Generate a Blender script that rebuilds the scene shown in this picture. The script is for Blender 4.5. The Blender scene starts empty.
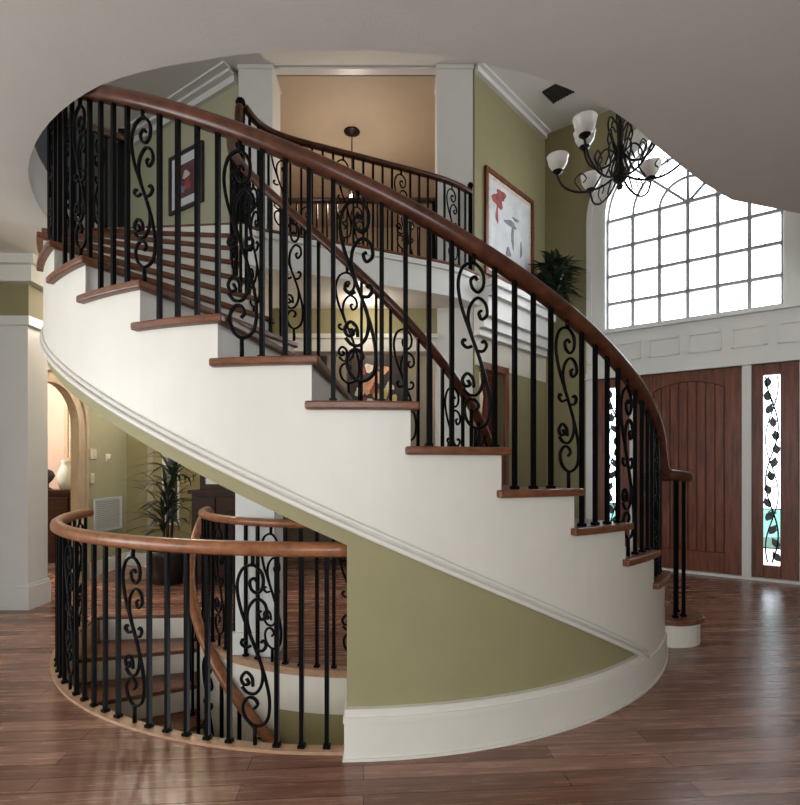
import bpy, bmesh, math, random
from mathutils import Vector, Matrix
from mathutils.geometry import tessellate_polygon
random.seed(7)
scn = bpy.context.scene
COL = scn.collection
PI = math.pi
R = math.radians

# ------------------------------------------------------------------ helpers
class MB:
    """collects shapes; build() links them as one mesh object"""
    def __init__(s): s.v = []; s.f = []; s.sm = []
    def add(s, vs, fs, smooth=False):
        o = len(s.v); s.v += [tuple(v) for v in vs]
        for f in fs: s.f.append([i + o for i in f]); s.sm.append(smooth)
    def box(s, x0, x1, y0, y1, z0, z1):
        s.obox((0, 0), (1, 0), x0, x1, y0, y1, z0, z1, n=(0, 1))
    def obox(s, o, u, s0, s1, d0, d1, z0, z1, n=None):
        """box in a wall frame: origin o, along u, d along the normal n"""
        if n is None: n = (u[1], -u[0])
        P = lambda a, d, z: (o[0] + u[0]*a + n[0]*d, o[1] + u[1]*a + n[1]*d, z)
        vs = [P(a, d, z) for z in (z0, z1) for a, d in ((s0, d0), (s1, d0), (s1, d1), (s0, d1))]
        s.add(vs, [(0,1,2,3), (4,5,6,7), (0,1,5,4), (1,2,6,5), (2,3,7,6), (3,0,4,7)])
    def prism(s, poly, z0, z1, holes=()):
        loops = [list(poly)] + [list(h) for h in holes]
        flat = [p for l in loops for p in l]; n = len(flat)
        tris = tessellate_polygon([[Vector((p[0], p[1], 0)) for p in l] for l in loops])
        vs = [(p[0], p[1], z0) for p in flat] + [(p[0], p[1], z1) for p in flat]
        fs = [tuple(t) for t in tris] + [tuple(i + n for i in t) for t in tris]
        o = 0
        for l in loops:
            m = len(l)
            for i in range(m):
                a, b = o + i, o + (i+1) % m
                fs.append((a, b, b+n, a+n))
            o += m
        s.add(vs, fs)
    def sector(s, t0, t1, r0, r1, z0, z1, n=8, c=None, smooth=False):
        """ring sector; z0, z1 numbers or functions of the angle in degrees"""
        f0 = z0 if callable(z0) else (lambda t: z0); f1 = z1 if callable(z1) else (lambda t: z1)
        vs = []; fs = []
        for i in range(n+1):
            t = t0 + (t1-t0)*i/n
            for r, f in ((r0, f0), (r1, f0), (r1, f1), (r0, f1)):
                p = pol(t, r, c); vs.append((p[0], p[1], f(t)))
        for i in range(n):
            a = 4*i
            for j in range(4): fs.append((a+j, a+(j+1) % 4, a+4+(j+1) % 4, a+4+j))
        fs.append((0, 1, 2, 3)); fs.append((4*n, 4*n+1, 4*n+2, 4*n+3))
        s.add(vs, fs, smooth)
    def sweep(s, pts, prof, closed=False, smooth=True, cap=True):
        """profile (side, up) swept along pts, kept upright"""
        pts = [Vector(p) for p in pts]; n = len(pts); m = len(prof); vs = []; fs = []
        for i, p in enumerate(pts):
            if closed: t = pts[(i+1) % n] - pts[i-1]
            else: t = pts[min(i+1, n-1)] - pts[max(i-1, 0)]
            h = Vector((t.x, t.y, 0))
            if h.length < 1e-6: h = Vector((1, 0, 0))
            h.normalize(); sd = Vector((h.y, -h.x, 0))
            t.normalize(); up = sd.cross(t); up.normalize()
            if up.z < 0: up = -up
            for a, b in prof: vs.append(p + sd*a + up*b)
        for i in range(n if closed else n-1):
            for j in range(m):
                a = i*m; b = ((i+1) % n)*m
                fs.append((a+j, a+(j+1) % m, b+(j+1) % m, b+j))
        if cap and not closed:
            fs.append(tuple(range(m))); fs.append(tuple(range((n-1)*m, n*m)))
        s.add(vs, fs, smooth)
    def tube(s, pts, r, m=6, smooth=True):
        pts = [Vector(p) for p in pts]; n = len(pts); vs = []; fs = []; ref = None
        for i, p in enumerate(pts):
            t = pts[min(i+1, n-1)] - pts[max(i-1, 0)]
            if t.length < 1e-9: t = Vector((0, 0, 1))
            t.normalize()
            if ref is None: ref = t.orthogonal().normalized()
            ref = ref - t*ref.dot(t)
            if ref.length < 1e-6: ref = t.orthogonal()
            ref.normalize(); b = t.cross(ref)
            rr = r(i/(n-1)) if callable(r) else r
            for j in range(m):
                a = 2*PI*j/m; vs.append(p + ref*math.cos(a)*rr + b*math.sin(a)*rr)
        for i in range(n-1):
            for j in range(m): fs.append((i*m+j, i*m+(j+1) % m, (i+1)*m+(j+1) % m, (i+1)*m+j))
        fs.append(tuple(range(m))); fs.append(tuple(range((n-1)*m, n*m)))
        s.add(vs, fs, smooth)
    def lathe(s, prof, c=(0, 0, 0), m=20, smooth=True):
        vs = []; fs = []; n = len(prof)
        for r, z in prof:
            for j in range(m):
                a = 2*PI*j/m; vs.append((c[0]+r*math.cos(a), c[1]+r*math.sin(a), c[2]+z))
        for i in range(n-1):
            for j in range(m): fs.append((i*m+j, i*m+(j+1) % m, (i+1)*m+(j+1) % m, (i+1)*m+j))
        fs.append(tuple(range(m))); fs.append(tuple(range((n-1)*m, n*m)))
        s.add(vs, fs, smooth)
    def build(s, name, mat, parent=None, bevel=0, weld=True):
        me = bpy.data.meshes.new(name)
        off = parent_world(parent) if parent else Vector((0, 0, 0))
        me.from_pydata([(v[0]-off.x, v[1]-off.y, v[2]-off.z) for v in s.v], [], s.f)
        me.polygons.foreach_set('use_smooth', s.sm)
        bm = bmesh.new(); bm.from_mesh(me)
        bmesh.ops.recalc_face_normals(bm, faces=bm.faces); bm.to_mesh(me); bm.free()
        me.materials.append(mat)
        o = bpy.data.objects.new(name, me); COL.objects.link(o)
        if parent: o.parent = parent
        if bevel:
            b = o.modifiers.new('bevel', 'BEVEL'); b.width = bevel; b.segments = 2; b.limit_method = 'ANGLE'
        return o

def parent_world(p):
    v = Vector((0, 0, 0))
    while p is not None: v = v + p.location; p = p.parent
    return v
def tag(o, label, cat, group=None):
    o['label'] = label; o['category'] = cat
    if group: o['group'] = group
    return o
def thing(name, label, cat, loc=(0, 0, 0), group=None):
    o = bpy.data.objects.new(name, None); COL.objects.link(o); o.location = loc; o.empty_display_size = .1
    return tag(o, label, cat, group)
def struct(o): o['kind'] = 'structure'; return o
def rootat(name, loc=(0, 0, 0)):
    o = bpy.data.objects.new(name, None); COL.objects.link(o); o.location = loc; return struct(o)
def crom(pts, k=6):
    pts = [Vector(p) for p in pts]; out = []
    P = [pts[0]*2-pts[1]] + pts + [pts[-1]*2-pts[-2]]
    for i in range(1, len(P)-2):
        a, b, c, d = P[i-1:i+3]
        for j in range(k):
            t = j/k
            out.append(.5*((2*b) + (c-a)*t + (2*a-5*b+4*c-d)*t*t + (3*b-a-3*c+d)*t**3))
    out.append(pts[-1]); return out

# ------------------------------------------------------------------ materials
def mat(name, col, rough=.6, metal=0., noise=0., nscale=6., bump=0., spec=.5, bscale=60.):
    m = bpy.data.materials.new(name); m.use_nodes = True
    nt = m.node_tree; b = nt.nodes['Principled BSDF']
    b.inputs['Roughness'].default_value = rough; b.inputs['Metallic'].default_value = metal
    b.inputs['Specular IOR Level'].default_value = spec
    c = (*col, 1); b.inputs['Base Color'].default_value = c
    tc = nt.nodes.new('ShaderNodeTexCoord')
    if noise:
        n = nt.nodes.new('ShaderNodeTexNoise'); n.inputs['Scale'].default_value = nscale; n.inputs['Detail'].default_value = 4
        nt.links.new(tc.outputs['Object'], n.inputs['Vector'])
        r = nt.nodes.new('ShaderNodeValToRGB')
        r.color_ramp.elements[0].position = .3; r.color_ramp.elements[1].position = .7
        r.color_ramp.elements[0].color = (*[x*(1-noise) for x in col], 1); r.color_ramp.elements[1].color = (*[min(1, x*(1+noise)) for x in col], 1)
        nt.links.new(n.outputs['Fac'], r.inputs['Fac']); nt.links.new(r.outputs['Color'], b.inputs['Base Color'])
    if bump:
        n = nt.nodes.new('ShaderNodeTexNoise'); n.inputs['Scale'].default_value = bscale
        nt.links.new(tc.outputs['Object'], n.inputs['Vector'])
        bp = nt.nodes.new('ShaderNodeBump'); bp.inputs['Strength'].default_value = bump; bp.inputs['Distance'].default_value = .01
        nt.links.new(n.outputs['Fac'], bp.inputs['Height']); nt.links.new(bp.outputs['Normal'], b.inputs['Normal'])
    return m
def wood(name, dark, light, rough=.35, scale=(1, 1, 1), grain=9.):
    m = bpy.data.materials.new(name); m.use_nodes = True
    nt = m.node_tree; b = nt.nodes['Principled BSDF']; b.inputs['Roughness'].default_value = rough; b.inputs['Specular IOR Level'].default_value = .35
    tc = nt.nodes.new('ShaderNodeTexCoord'); mp = nt.nodes.new('ShaderNodeMapping'); mp.inputs['Scale'].default_value = scale
    n = nt.nodes.new('ShaderNodeTexNoise'); n.inputs['Scale'].default_value = grain; n.inputs['Detail'].default_value = 8; n.inputs['Roughness'].default_value = .65
    r = nt.nodes.new('ShaderNodeValToRGB'); r.color_ramp.elements[0].position = .32; r.color_ramp.elements[1].position = .7
    r.color_ramp.elements[0].color = (*dark, 1); r.color_ramp.elements[1].color = (*light, 1)
    L = nt.links.new
    L(tc.outputs['Object'], mp.inputs['Vector']); L(mp.outputs['Vector'], n.inputs['Vector'])
    L(n.outputs['Fac'], r.inputs['Fac']); L(r.outputs['Color'], b.inputs['Base Color'])
    return m
def planks(name):
    m = bpy.data.materials.new(name); m.use_nodes = True
    nt = m.node_tree; b = nt.nodes['Principled BSDF']; L = nt.links.new
    b.inputs['Roughness'].default_value = .2
    tc = nt.nodes.new('ShaderNodeTexCoord'); mp = nt.nodes.new('ShaderNodeMapping')
    mp.inputs['Rotation'].default_value = (0, 0, R(-4))
    L(tc.outputs['Object'], mp.inputs['Vector'])
    br = nt.nodes.new('ShaderNodeTexBrick'); br.offset = .37; br.inputs['Scale'].default_value = 1
    br.inputs['Brick Width'].default_value = 1.3; br.inputs['Row Height'].default_value = .1; br.inputs['Mortar Size'].default_value = .0018
    br.inputs['Color1'].default_value = (.19, .092, .064, 1); br.inputs['Color2'].default_value = (.35, .195, .14, 1); br.inputs['Mortar'].default_value = (.03, .014, .01, 1)
    br.inputs['Bias'].default_value = -.1
    L(mp.outputs['Vector'], br.inputs['Vector'])
    mp2 = nt.nodes.new('ShaderNodeMapping'); mp2.inputs['Scale'].default_value = (1.2, 16, 1); L(mp.outputs['Vector'], mp2.inputs['Vector'])
    n = nt.nodes.new('ShaderNodeTexNoise'); n.inputs['Scale'].default_value = 2.2; n.inputs['Detail'].default_value = 8; n.inputs['Roughness'].default_value = .7
    L(mp2.outputs['Vector'], n.inputs['Vector'])
    r = nt.nodes.new('ShaderNodeValToRGB'); r.color_ramp.elements[0].position = .3; r.color_ramp.elements[1].position = .72
    r.color_ramp.elements[0].color = (.5, .45, .43, 1); r.color_ramp.elements[1].color = (1.25, 1.2, 1.15, 1); L(n.outputs['Fac'], r.inputs['Fac'])
    mx = nt.nodes.new('ShaderNodeMix'); mx.data_type = 'RGBA'; mx.blend_type = 'MULTIPLY'; mx.inputs[0].default_value = 1
    L(br.outputs['Color'], mx.inputs[6]); L(r.outputs['Color'], mx.inputs[7]); L(mx.outputs[2], b.inputs['Base Color'])
    rr = nt.nodes.new('ShaderNodeMapRange'); rr.inputs['To Min'].default_value = .16; rr.inputs['To Max'].default_value = .36
    L(n.outputs['Fac'], rr.inputs['Value']); L(rr.outputs['Result'], b.inputs['Roughness'])
    bp = nt.nodes.new('ShaderNodeBump'); bp.inputs['Strength'].default_value = .25; bp.inputs['Distance'].default_value = .004
    L(br.outputs['Fac'], bp.inputs['Height']); bp.invert = True; L(bp.outputs['Normal'], b.inputs['Normal'])
    return m
def glass(name, tint=(1, 1, 1), gloss=.06):
    m = bpy.data.materials.new(name); m.use_nodes = True; nt = m.node_tree; nt.nodes.clear()
    o = nt.nodes.new('ShaderNodeOutputMaterial'); t = nt.nodes.new('ShaderNodeBsdfTransparent'); t.inputs[0].default_value = (*tint, 1)
    g = nt.nodes.new('ShaderNodeBsdfGlossy'); g.inputs['Roughness'].default_value = .05
    x = nt.nodes.new('ShaderNodeMixShader'); x.inputs[0].default_value = gloss
    nt.links.new(t.outputs[0], x.inputs[1]); nt.links.new(g.outputs[0], x.inputs[2]); nt.links.new(x.outputs[0], o.inputs[0])
    return m
def emit(name, col, st):
    m = bpy.data.materials.new(name); m.use_nodes = True; b = m.node_tree.nodes['Principled BSDF']
    b.inputs['Base Color'].default_value = (*col, 1); b.inputs['Emission Color'].default_value = (*col, 1); b.inputs['Emission Strength'].default_value = st
    return m
M = dict(
    white=mat('white_paint', (.64, .61, .545), .45, noise=.02, bump=.04),
    cream=mat('cream_paint', (.62, .58, .5), .6, noise=.02, bump=.05),
    trim=mat('trim_paint', (.68, .675, .65), .35, noise=.02),
    ceil=mat('ceiling_paint', (.72, .71, .67), .8, noise=.02, bump=.06),
    olive=mat('olive_paint', (.265, .235, .12), .7, noise=.03, bump=.06),
    sage=mat('sage_paint', (.38, .375, .25), .7, noise=.03, bump=.06),
    peach=mat('peach_paint', (.5, .4, .295), .7, noise=.03, bump=.05),
    pink=mat('pink_beige_paint', (.6, .47, .4), .7, noise=.03),
    shade_dark=mat('painted_shade_dark', (.1, .105, .13), .6, noise=.05),  # shade of the unlit upper-left area, put into the wall colour
    taupe=mat('taupe_paint', (.3, .26, .2), .7, noise=.04),
    iron=mat('black_iron', (.003, .0028, .003), .38, metal=.0, noise=.3, nscale=40, bump=.1, spec=.06),
    iron2=mat('bronze_iron', (.012, .009, .008), .4, noise=.3, nscale=40, spec=.2),
    floor=planks('floor_planks'),
    rail=wood('rail_wood', (.035, .011, .006), (.115, .038, .019), .28, (2, 2, 2), 7),
    guard=wood('guard_wood', (.15, .052, .02), (.33, .135, .06), .28, (2, 2, 2), 7),
    tread=wood('tread_wood', (.08, .027, .012), (.2, .078, .037), .33, (3, 3, 10), 5),
    nosing=wood('nosing_wood', (.3, .17, .1), (.45, .28, .18), .35, (3, 3, 8), 5),
    door=wood('door_wood', (.07, .018, .008), (.24, .07, .03), .38, (9, 9, .8), 3.2),
    cab=wood('cabinet_wood', (.018, .007, .005), (.06, .018, .011), .3, (2, 2, 8), 4),
    tan=wood('tan_wood', (.44, .34, .23), (.58, .47, .34), .4, (3, 3, 1), 4),
    glass=glass('clear_glass'), teal=glass('teal_glass', (.07, .14, .125), .08), grey_glass=glass('grey_glass', (.6, .64, .68), .08),
    muntin=mat('muntin_paint', (.34, .36, .39), .4),
    frost=mat('frosted_glass', (.82, .8, .76), .35, noise=.03), bulb=emit('bulb_glow', (1, .8, .5), 9),
    leaf=mat('dark_leaf', (.022, .038, .018), .45, noise=.5, nscale=9), leaf2=mat('blue_leaf', (.03, .045, .04), .4, noise=.5, nscale=9),
    pot=mat('dark_pot', (.03, .022, .02), .4, noise=.2), soil=mat('soil', (.03, .02, .014), .9, noise=.4, nscale=50),
    paper=mat('art_paper', (.62, .64, .66), .5, noise=.14, nscale=5), artred=mat('art_red', (.3, .05, .045), .6, noise=.4, nscale=12),
    artgrey=mat('art_grey', (.2, .2, .23), .6, noise=.3, nscale=14), artdark=mat('art_dark', (.03, .018, .014), .5, noise=.3),
    artpeach=mat('art_peach', (.62, .32, .17), .6, noise=.35, nscale=20), artyel=mat('art_yellow', (.55, .43, .16), .6, noise=.3, nscale=20),
    artcream=mat('art_cream', (.62, .54, .44), .6, noise=.25, nscale=20), artplum=mat('art_plum', (.1, .035, .05), .6, noise=.4, nscale=10),
    plastic=mat('ivory_plastic', (.72, .66, .52), .4), vent=mat('vent_metal', (.62, .66, .72), .4), ventdark=mat('vent_dark', (.02, .02, .02), .6),
    redvase=mat('dark_red_glaze', (.09, .012, .012), .2, noise=.3), brass=mat('door_hardware', (.05, .04, .03), .35, metal=.9),
    ceramic=mat('white_ceramic', (.75, .75, .74), .2), mirror=mat('mirror_glass', (.8, .82, .84), .03, metal=1.0),
)

# ------------------------------------------------------------------ the stair geometry
CX, CY = -.298, 4.576
RO, RI, RISE, DT, T8 = 2.34, 1.1, .1924, 10.44, 9.3
RL = 2.31                       # outer rail line
F2 = 18*RISE                    # upper floor
ZC = 3.1                        # lower ceiling
ZU = 5.9                        # upper ceiling
def pol(t, r, c=None):
    c = c or (CX, CY); return (c[0] + r*math.sin(R(t)), c[1] - r*math.cos(R(t)))
def th(k): return T8 - (k-8)*DT          # angle of riser k
def kk(t): return 8 + (T8-t)/DT
def zl(t): return kk(t)*RISE             # nosing line

# ------------------------------------------------------------------ floor and basement
H0, H1, HR0, HR1 = -85., 42., 1.38, 2.245
RG = 2.268
hole = [pol(H0 + (H1-H0)*i/50, HR1) for i in range(51)] + [pol(H1 + (H0-H1)*i/50, HR0) for i in range(51)]
b = MB(); b.prism([(-8, -3), (8, -3), (8, 9.5), (-8, 9.5)], -.02, 0, [hole]); struct(b.build('floor', M['floor']))
b = MB()
b.sector(H0, 1.3, HR1, HR1+.06, -.28, .014, 50); b.sector(1.3, H1, HR1, HR1+.06, -.28, -.03, 20)
b.sector(H0, H1, HR0-.07, HR0+.012, -.03, .014, 60)
struct(b.build('trim_1', M['nosing']))
b = MB(); b.sector(-85, 42, HR0-.06, HR0, -.26, -.03, 50); b.sector(-85, -20, HR0-.05, HR0-.002, -3, -.26, 30); struct(b.build('trim_2', M['white']))
b = MB(); b.sector(-20, 42, HR0-.05, HR0-.004, -3, -.26, 30); b.sector(H0-4, H1, HR1+.004, HR1+.1, -3, -.021, 50); b.sector(H0-4, H0-.6, HR0-.06, HR1+.1, -3, -.021, 3)
struct(b.build('wall_basement', M['olive']))
b = MB(); b.prism([(-3.5, 1.5), (3, 1.5), (3, 7), (-3.5, 7)], -3.05, -3); struct(b.build('floor_basement', M['floor']))

bs = thing('basement_staircase', 'lower curved flight of wood treads and pale risers descending through the floor opening', 'staircase', (*pol(-60, 1.8), -3))
for j in range(1, 15):
    t1 = H0 + DT*j
    b = MB(); b.sector(t1-DT, t1+.9, HR0+.01, HR1-.01, -RISE*j-.035, -RISE*j, 6); b.build('tread', M['tread'], bs, .006)
for j in range(0, 14):
    t1 = H0 + DT*j
    b = MB(); b.sector(t1-.4, t1, HR0+.01, HR1-.01, -RISE*(j+1), -RISE*j-(.035 if j else .02), 2); b.build('riser', M['white'], bs)

# ------------------------------------------------------------------ curved staircase
st = thing('curved_staircase', 'big curved staircase with reddish wood treads and white stepped outer side', 'staircase', (*pol(40, 1.7), 0))
for k in range(2, 18):
    a0, a1 = th(k)-DT-1.45, th(k)
    b = MB(); b.sector(a0, a1, RI-.03, RO+.035, k*RISE-.036, k*RISE, 7); b.build('tread', M['tread'], st, .008)
for k in range(2, 19):
    b = MB(); b.sector(th(k)-1.3, th(k)-.85, RI, RO-.005, (k-1)*RISE, k*RISE-(.036 if k < 18 else 0), 2); b.build('riser', M['white'], st)
# bullnose starting step
bn = (1.95, 3.88)
poly = [pol(th(1)-DT, 1.0), pol(th(1), 1.0), pol(th(1), RO-.1)] + [(bn[0] + .25*math.cos(a), bn[1] + .25*math.sin(a)) for a in [R(70 - i*14) for i in range(16)]] + [pol(th(1)-DT, RO-.12)]
b = MB(); b.prism(poly, 0, RISE-.036); b.build('starting_step', M['white'], st)
cx_ = sum(p[0] for p in poly)/len(poly); cy_ = sum(p[1] for p in poly)/len(poly)
b = MB(); b.prism([(p[0] + (p[0]-bn[0])*.09, p[1] + (p[1]-bn[1])*.09) if i > 2 else p for i, p in enumerate(poly)], RISE-.036, RISE); b.build('tread', M['tread'], st, .006)
SK = .69
def low(t): return max(zl(t)-SK, 0)
for name, r0, r1 in (('outer_stringer', RO-.04, RO), ('inner_stringer', RI, RI+.04)):
    b = MB()
    for k in range(2, 18):
        b.sector(th(k)-DT-.85, th(k)-.85, r0, r1, low, k*RISE-.036, 5, smooth=False)
    b.build(name, M['white'], st)
b = MB()
b.sector(th(18), th(5.2), RI+.002, RO-.012, lambda t: zl(t)-SK-.07, lambda t: zl(t)-SK+.005, 70); b.build('soffit', M['olive'], st)
b = MB()
ts = [th(18.0) + (46.4-th(18.0))*i/90 for i in range(91)]
P = lambda off, dz: [(*pol(t, RO+off), zl(t)-SK+dz) for t in ts]
b.sweep(P(.006, .012), [(-.012, -.012), (.012, -.012), (.016, 0), (.012, .012), (-.012, .012)])
b.sweep(P(.004, .045), [(-.008, -.01), (.008, -.01), (.01, 0), (.006, .01), (-.008, .01)])
b.build('stringer_moulding', M['white'], st)

# wall under the flight, baseboard
W0 = 1.7
b = MB(); b.sector(W0, 47, RO-.13, RO-.012, 0, lambda t: max(zl(t)-SK-.0, .01), 40); struct(b.build('wall_under_stair', M['olive']))
b = MB(); b.sector(W0-.25, 61, RO-.14, RO+.012, 0, lambda t: min(.165, 9), 50)
b.sector(W0-.35, 46, RO-.14, RO+.022, .165, .19, 40); b.sector(W0-.25, 46, RO-.14, RO+.014, .19, .222, 40)
b.sector(W0-.4, 74, RO-.14, RO+.02, 0, .012, 50)
struct(b.build('baseboard_stair', M['white']))

# ------------------------------------------------------------------ balusters
def spline2(pts): return crom([(p[0], 0, p[1]) for p in pts], 5)
def scroll_mesh():
    b = MB(); U = lambda x, y: ((x-281)/130*.165, (640-y)/615)
    for pts in (
        [(297,113),(286,102),(270,114),(276,138),(298,150),(318,130),(318,92),(296,66),(272,59),(238,78),(222,130),(235,200),(265,272),(300,350),(330,430),(344,500),(334,560),(292,580),(256,557),(245,517),(262,491),(286,491),(300,509),(287,524)],
        [(312,207),(301,216),(312,235),(333,218),(326,184),(296,168),(267,196),(260,240),(272,285)],
        [(258,428),(267,444),(248,448),(238,428),(256,408),(278,424),(282,452)],
        [(302,352),(318,400),(314,445),(292,474),(262,474),(240,455)],
        [(274,322),(256,327),(239,316),(242,303),(252,306)],
        [(296,336),(318,335),(331,318),(322,303),(312,309)]):
        b.tube([(u.x, 0, u.z) for u in spline2([U(*p) for p in pts])], .0085, 6)
    b.tube([(0, 0, U(0, 62)[1]-.003), (0, 0, 1)], .01, 6); b.tube([(.011, 0, 0), (.011, 0, U(0, 578)[1])], .01, 6)
    return b
def plain_mesh(w=.0095):
    b = MB(); b.box(-w, w, -w, w, 0, 1)
    b.box(-w*1.7, w*1.7, -w*1.7, w*1.7, 0, .016)
    return b
SCROLL = scroll_mesh().build('scroll_baluster', M['iron']); PLAIN = plain_mesh().build('baluster', M['iron'])
firstS, firstP = [True], [True]
def put(src, parent, x, y, z0, z1, rot):
    flag = firstS if src is SCROLL else firstP
    if flag[0]: o = src; flag[0] = False
    else: o = src.copy(); COL.objects.link(o)
    w = parent_world(parent); o.parent = parent
    o.location = (x-w.x, y-w.y, z0-w.z); o.scale = (1, 1, z1-z0); o.rotation_euler = (0, 0, rot)
    return o
HP = [(-.034, -.022), (-.02, -.032), (.02, -.032), (.034, -.022), (.036, 0), (.03, .018), (.014, .028), (-.014, .028), (-.03, .018), (-.036, 0)]
def hp(k): return [(a*k, c*k) for a, c in HP]

# outer railing of the main flight
rl = thing('stair_railing', 'long outer railing with dark wood handrail and black scrolled balusters up the curved stairs', 'railing', (*pol(40, RL), 0))
RH = .84
path = [(*pol(t, RL), zl(t)+RH) for t in [-97 + i*2 for i in range(0, 81)]]
path = path + crom([path[-1], (1.86, 3.66, 1.235), (1.955, 3.66, 1.205), (2.045, 3.71, 1.195), (2.07, 3.84, 1.195), (2.0, 3.93, 1.195), (1.92, 3.88, 1.195), (1.95, 3.8, 1.195)], 5)[1:]
b = MB(); b.sweep(path, hp(1.16)); b.build('handrail', M['rail'], rl)
i = -60
while True:
    t = 28.9 + 2.61*i
    if t > 66: break
    i += 1
    if t < -96: continue
    k = min(18, int(math.floor(kk(t)+1e-6)))
    x, y = pol(t, RL); top = zl(t)+RH-.03
    put(SCROLL if (i-1) % 5 == 0 else PLAIN, rl, x, y, k*RISE, top, R(t))
for x, y in ((1.955, 3.70), (2.03, 3.73), (2.05, 3.86), (1.93, 3.95), (1.87, 3.78)):
    put(PLAIN, rl, x, y, RISE, 1.175, 0)
b = MB(); b.obox(pol(-97.5, RL), (1, 0), -.035, .035, -.035, .035, F2, F2+.95, n=(0, 1)); b.build('newel_post', M['iron'], rl)

# inner railing
ri = thing('inner_stair_railing', 'steep inner railing of the curved stairs with black post at its top', 'railing', (*pol(60, RI), 0))
RIL = 1.13
path = [(*pol(t, RIL), zl(t)+.86) for t in [-88 + i*3 for i in range(0, 56)]]
path = crom([(*pol(-94, RIL), F2+1.02), (*pol(-92, RIL), F2+.98), (*pol(-90.5, RIL), zl(-90)+.9), path[0]], 4)[:-1] + path
b = MB(); b.sweep(path, hp(.95)); b.build('handrail', M['rail'], ri)
for i in range(0, 34):
    t = -86 + 4.9*i
    if t > 78: break
    k = min(18, int(math.floor(kk(t)))); x, y = pol(t, RIL)
    put(SCROLL if i % 4 == 1 else PLAIN, ri, x, y, k*RISE, zl(t)+.835, R(t))
np_ = pol(-94, RIL)
b = MB(); b.obox(np_, (1, 0), -.032, .032, -.032, .032, F2, F2+1.02, n=(0, 1)); b.lathe([(.0, 1.02), (.034, 1.03), (.046, 1.055), (.036, 1.085), (.012, 1.1), (0, 1.1)], (np_[0], np_[1], F2), 12)
b.build('newel_post', M['iron'], ri)

# balcony railing
def along(pts, step):
    pts = [Vector(p) for p in pts]; out = []; acc = 0; nxt = step*.6
    for a, c in zip(pts, pts[1:]):
        d = (c-a).length
        while nxt <= acc+d:
            p = a.lerp(c, (nxt-acc)/d); out.append((p, math.atan2((c-a).y, (c-a).x))); nxt += step
        acc += d
    return out
def railing(root, pts, zbase, step, every, off, k=1., m='rail'):
    b = MB(); b.sweep(pts, hp(k)); b.build('handrail', M[m], root)
    for i, (p, a) in enumerate(along(pts, step)):
        put(SCROLL if every and i % every == off else PLAIN, root, p.x, p.y, zbase, p.z-.025*k, a)
rb = thing('balcony_railing', 'curved wrought iron balcony railing below the tan upper hall', 'railing', (-.4, 5.25, F2))
bal = crom([(np_[0]+.03, np_[1]+.03, F2+1.04), (-1.3, 4.83, F2+.98), (-1.08, 4.97, F2+.945), (-.5, 5.21, F2+.93), (.32, 5.58, F2+.93), (.62, 5.76, F2+.93), (.8, 5.92, F2+.93)], 8)
railing(rb, bal, F2, .105, 6, 3, .95)
b = MB(); b.obox((.8, 5.92), (1, 0), -.022, .022, -.022, .022, F2, F2+.98, n=(0, 1)); b.lathe([(.0, .98), (.03, .985), (.035, 1.01), (.02, 1.035), (0, 1.04)], (.8, 5.92, F2), 10); b.build('newel_post', M['iron'], rb)
rf = thing('loft_railing', 'straight dark railing between the two grey pillars behind the curved balcony', 'railing', (-.5, 6.2, F2))
railing(rf, [(-1.42, 6.2, F2+.98), (.42, 6.2, F2+.98)], F2, .12, 5, 2, 1.05)
b = MB(); b.box(.38, .44, 6.17, 6.23, F2, F2+1.0); b.build('newel_post', M['iron'], rf)

# guard around the floor opening
rg = thing('floor_opening_railing', 'low curved railing with light brown wood top around the near side of the stairwell', 'railing', (*pol(-30, RL), 0))
path = [(*pol(t, RG), .895) for t in [-82 + 84*i/60 for i in range(61)]]
b = MB(); b.sweep(path, hp(1.05)); b.build('handrail', M['guard'], rg)
for i in range(-6, 30):
    t = -9.2 - 2.85*i
    if t > 2 or t < -82: continue
    x, y = pol(t, RG); put(SCROLL if i % 6 == 0 else PLAIN, rg, x, y, .014, .865, R(t))
ri2 = thing('island_railing', 'curved railing on the far side of the stairwell in front of white column', 'railing', (*pol(-10, 1.34), 0))
path = [(*pol(t, 1.345), .905) for t in [-84 + 124*i/60 for i in range(61)]]
b = MB(); b.sweep(path, hp(.85)); b.build('handrail', M['guard'], ri2)
for i in range(0, 27):
    t = -83 + 4.6*i
    x, y = pol(t, 1.345); put(SCROLL if i % 5 == 3 else PLAIN, ri2, x, y, .014, .88, R(t))
rs = thing('basement_stair_railing', 'brown handrail swooping down along the inner side of the lower flight', 'railing', (*pol(-40, 1.43), -3))
path = [(*pol(t, 1.43), -.05 - .0184*(t+41.5)) for t in [-86 + 96*i/50 for i in range(51)]]
path = crom([(*pol(-94, 1.41), .86), (*pol(-90, 1.42), .845)] + path[:3], 5) + path[3:]
b = MB(); b.sweep(path, hp(.95)); b.build('handrail', M['guard'], rs)
for i in range(0, 12):
    t = -82 + 7.3*i; x, y = pol(t, 1.43)
    j = max(1, int(math.floor((t-H0)/DT))+1)
    put(SCROLL if i % 3 == 2 else PLAIN, rs, x, y, -RISE*j, -.05-.0184*(t+41.5)-.02, R(t))

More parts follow.
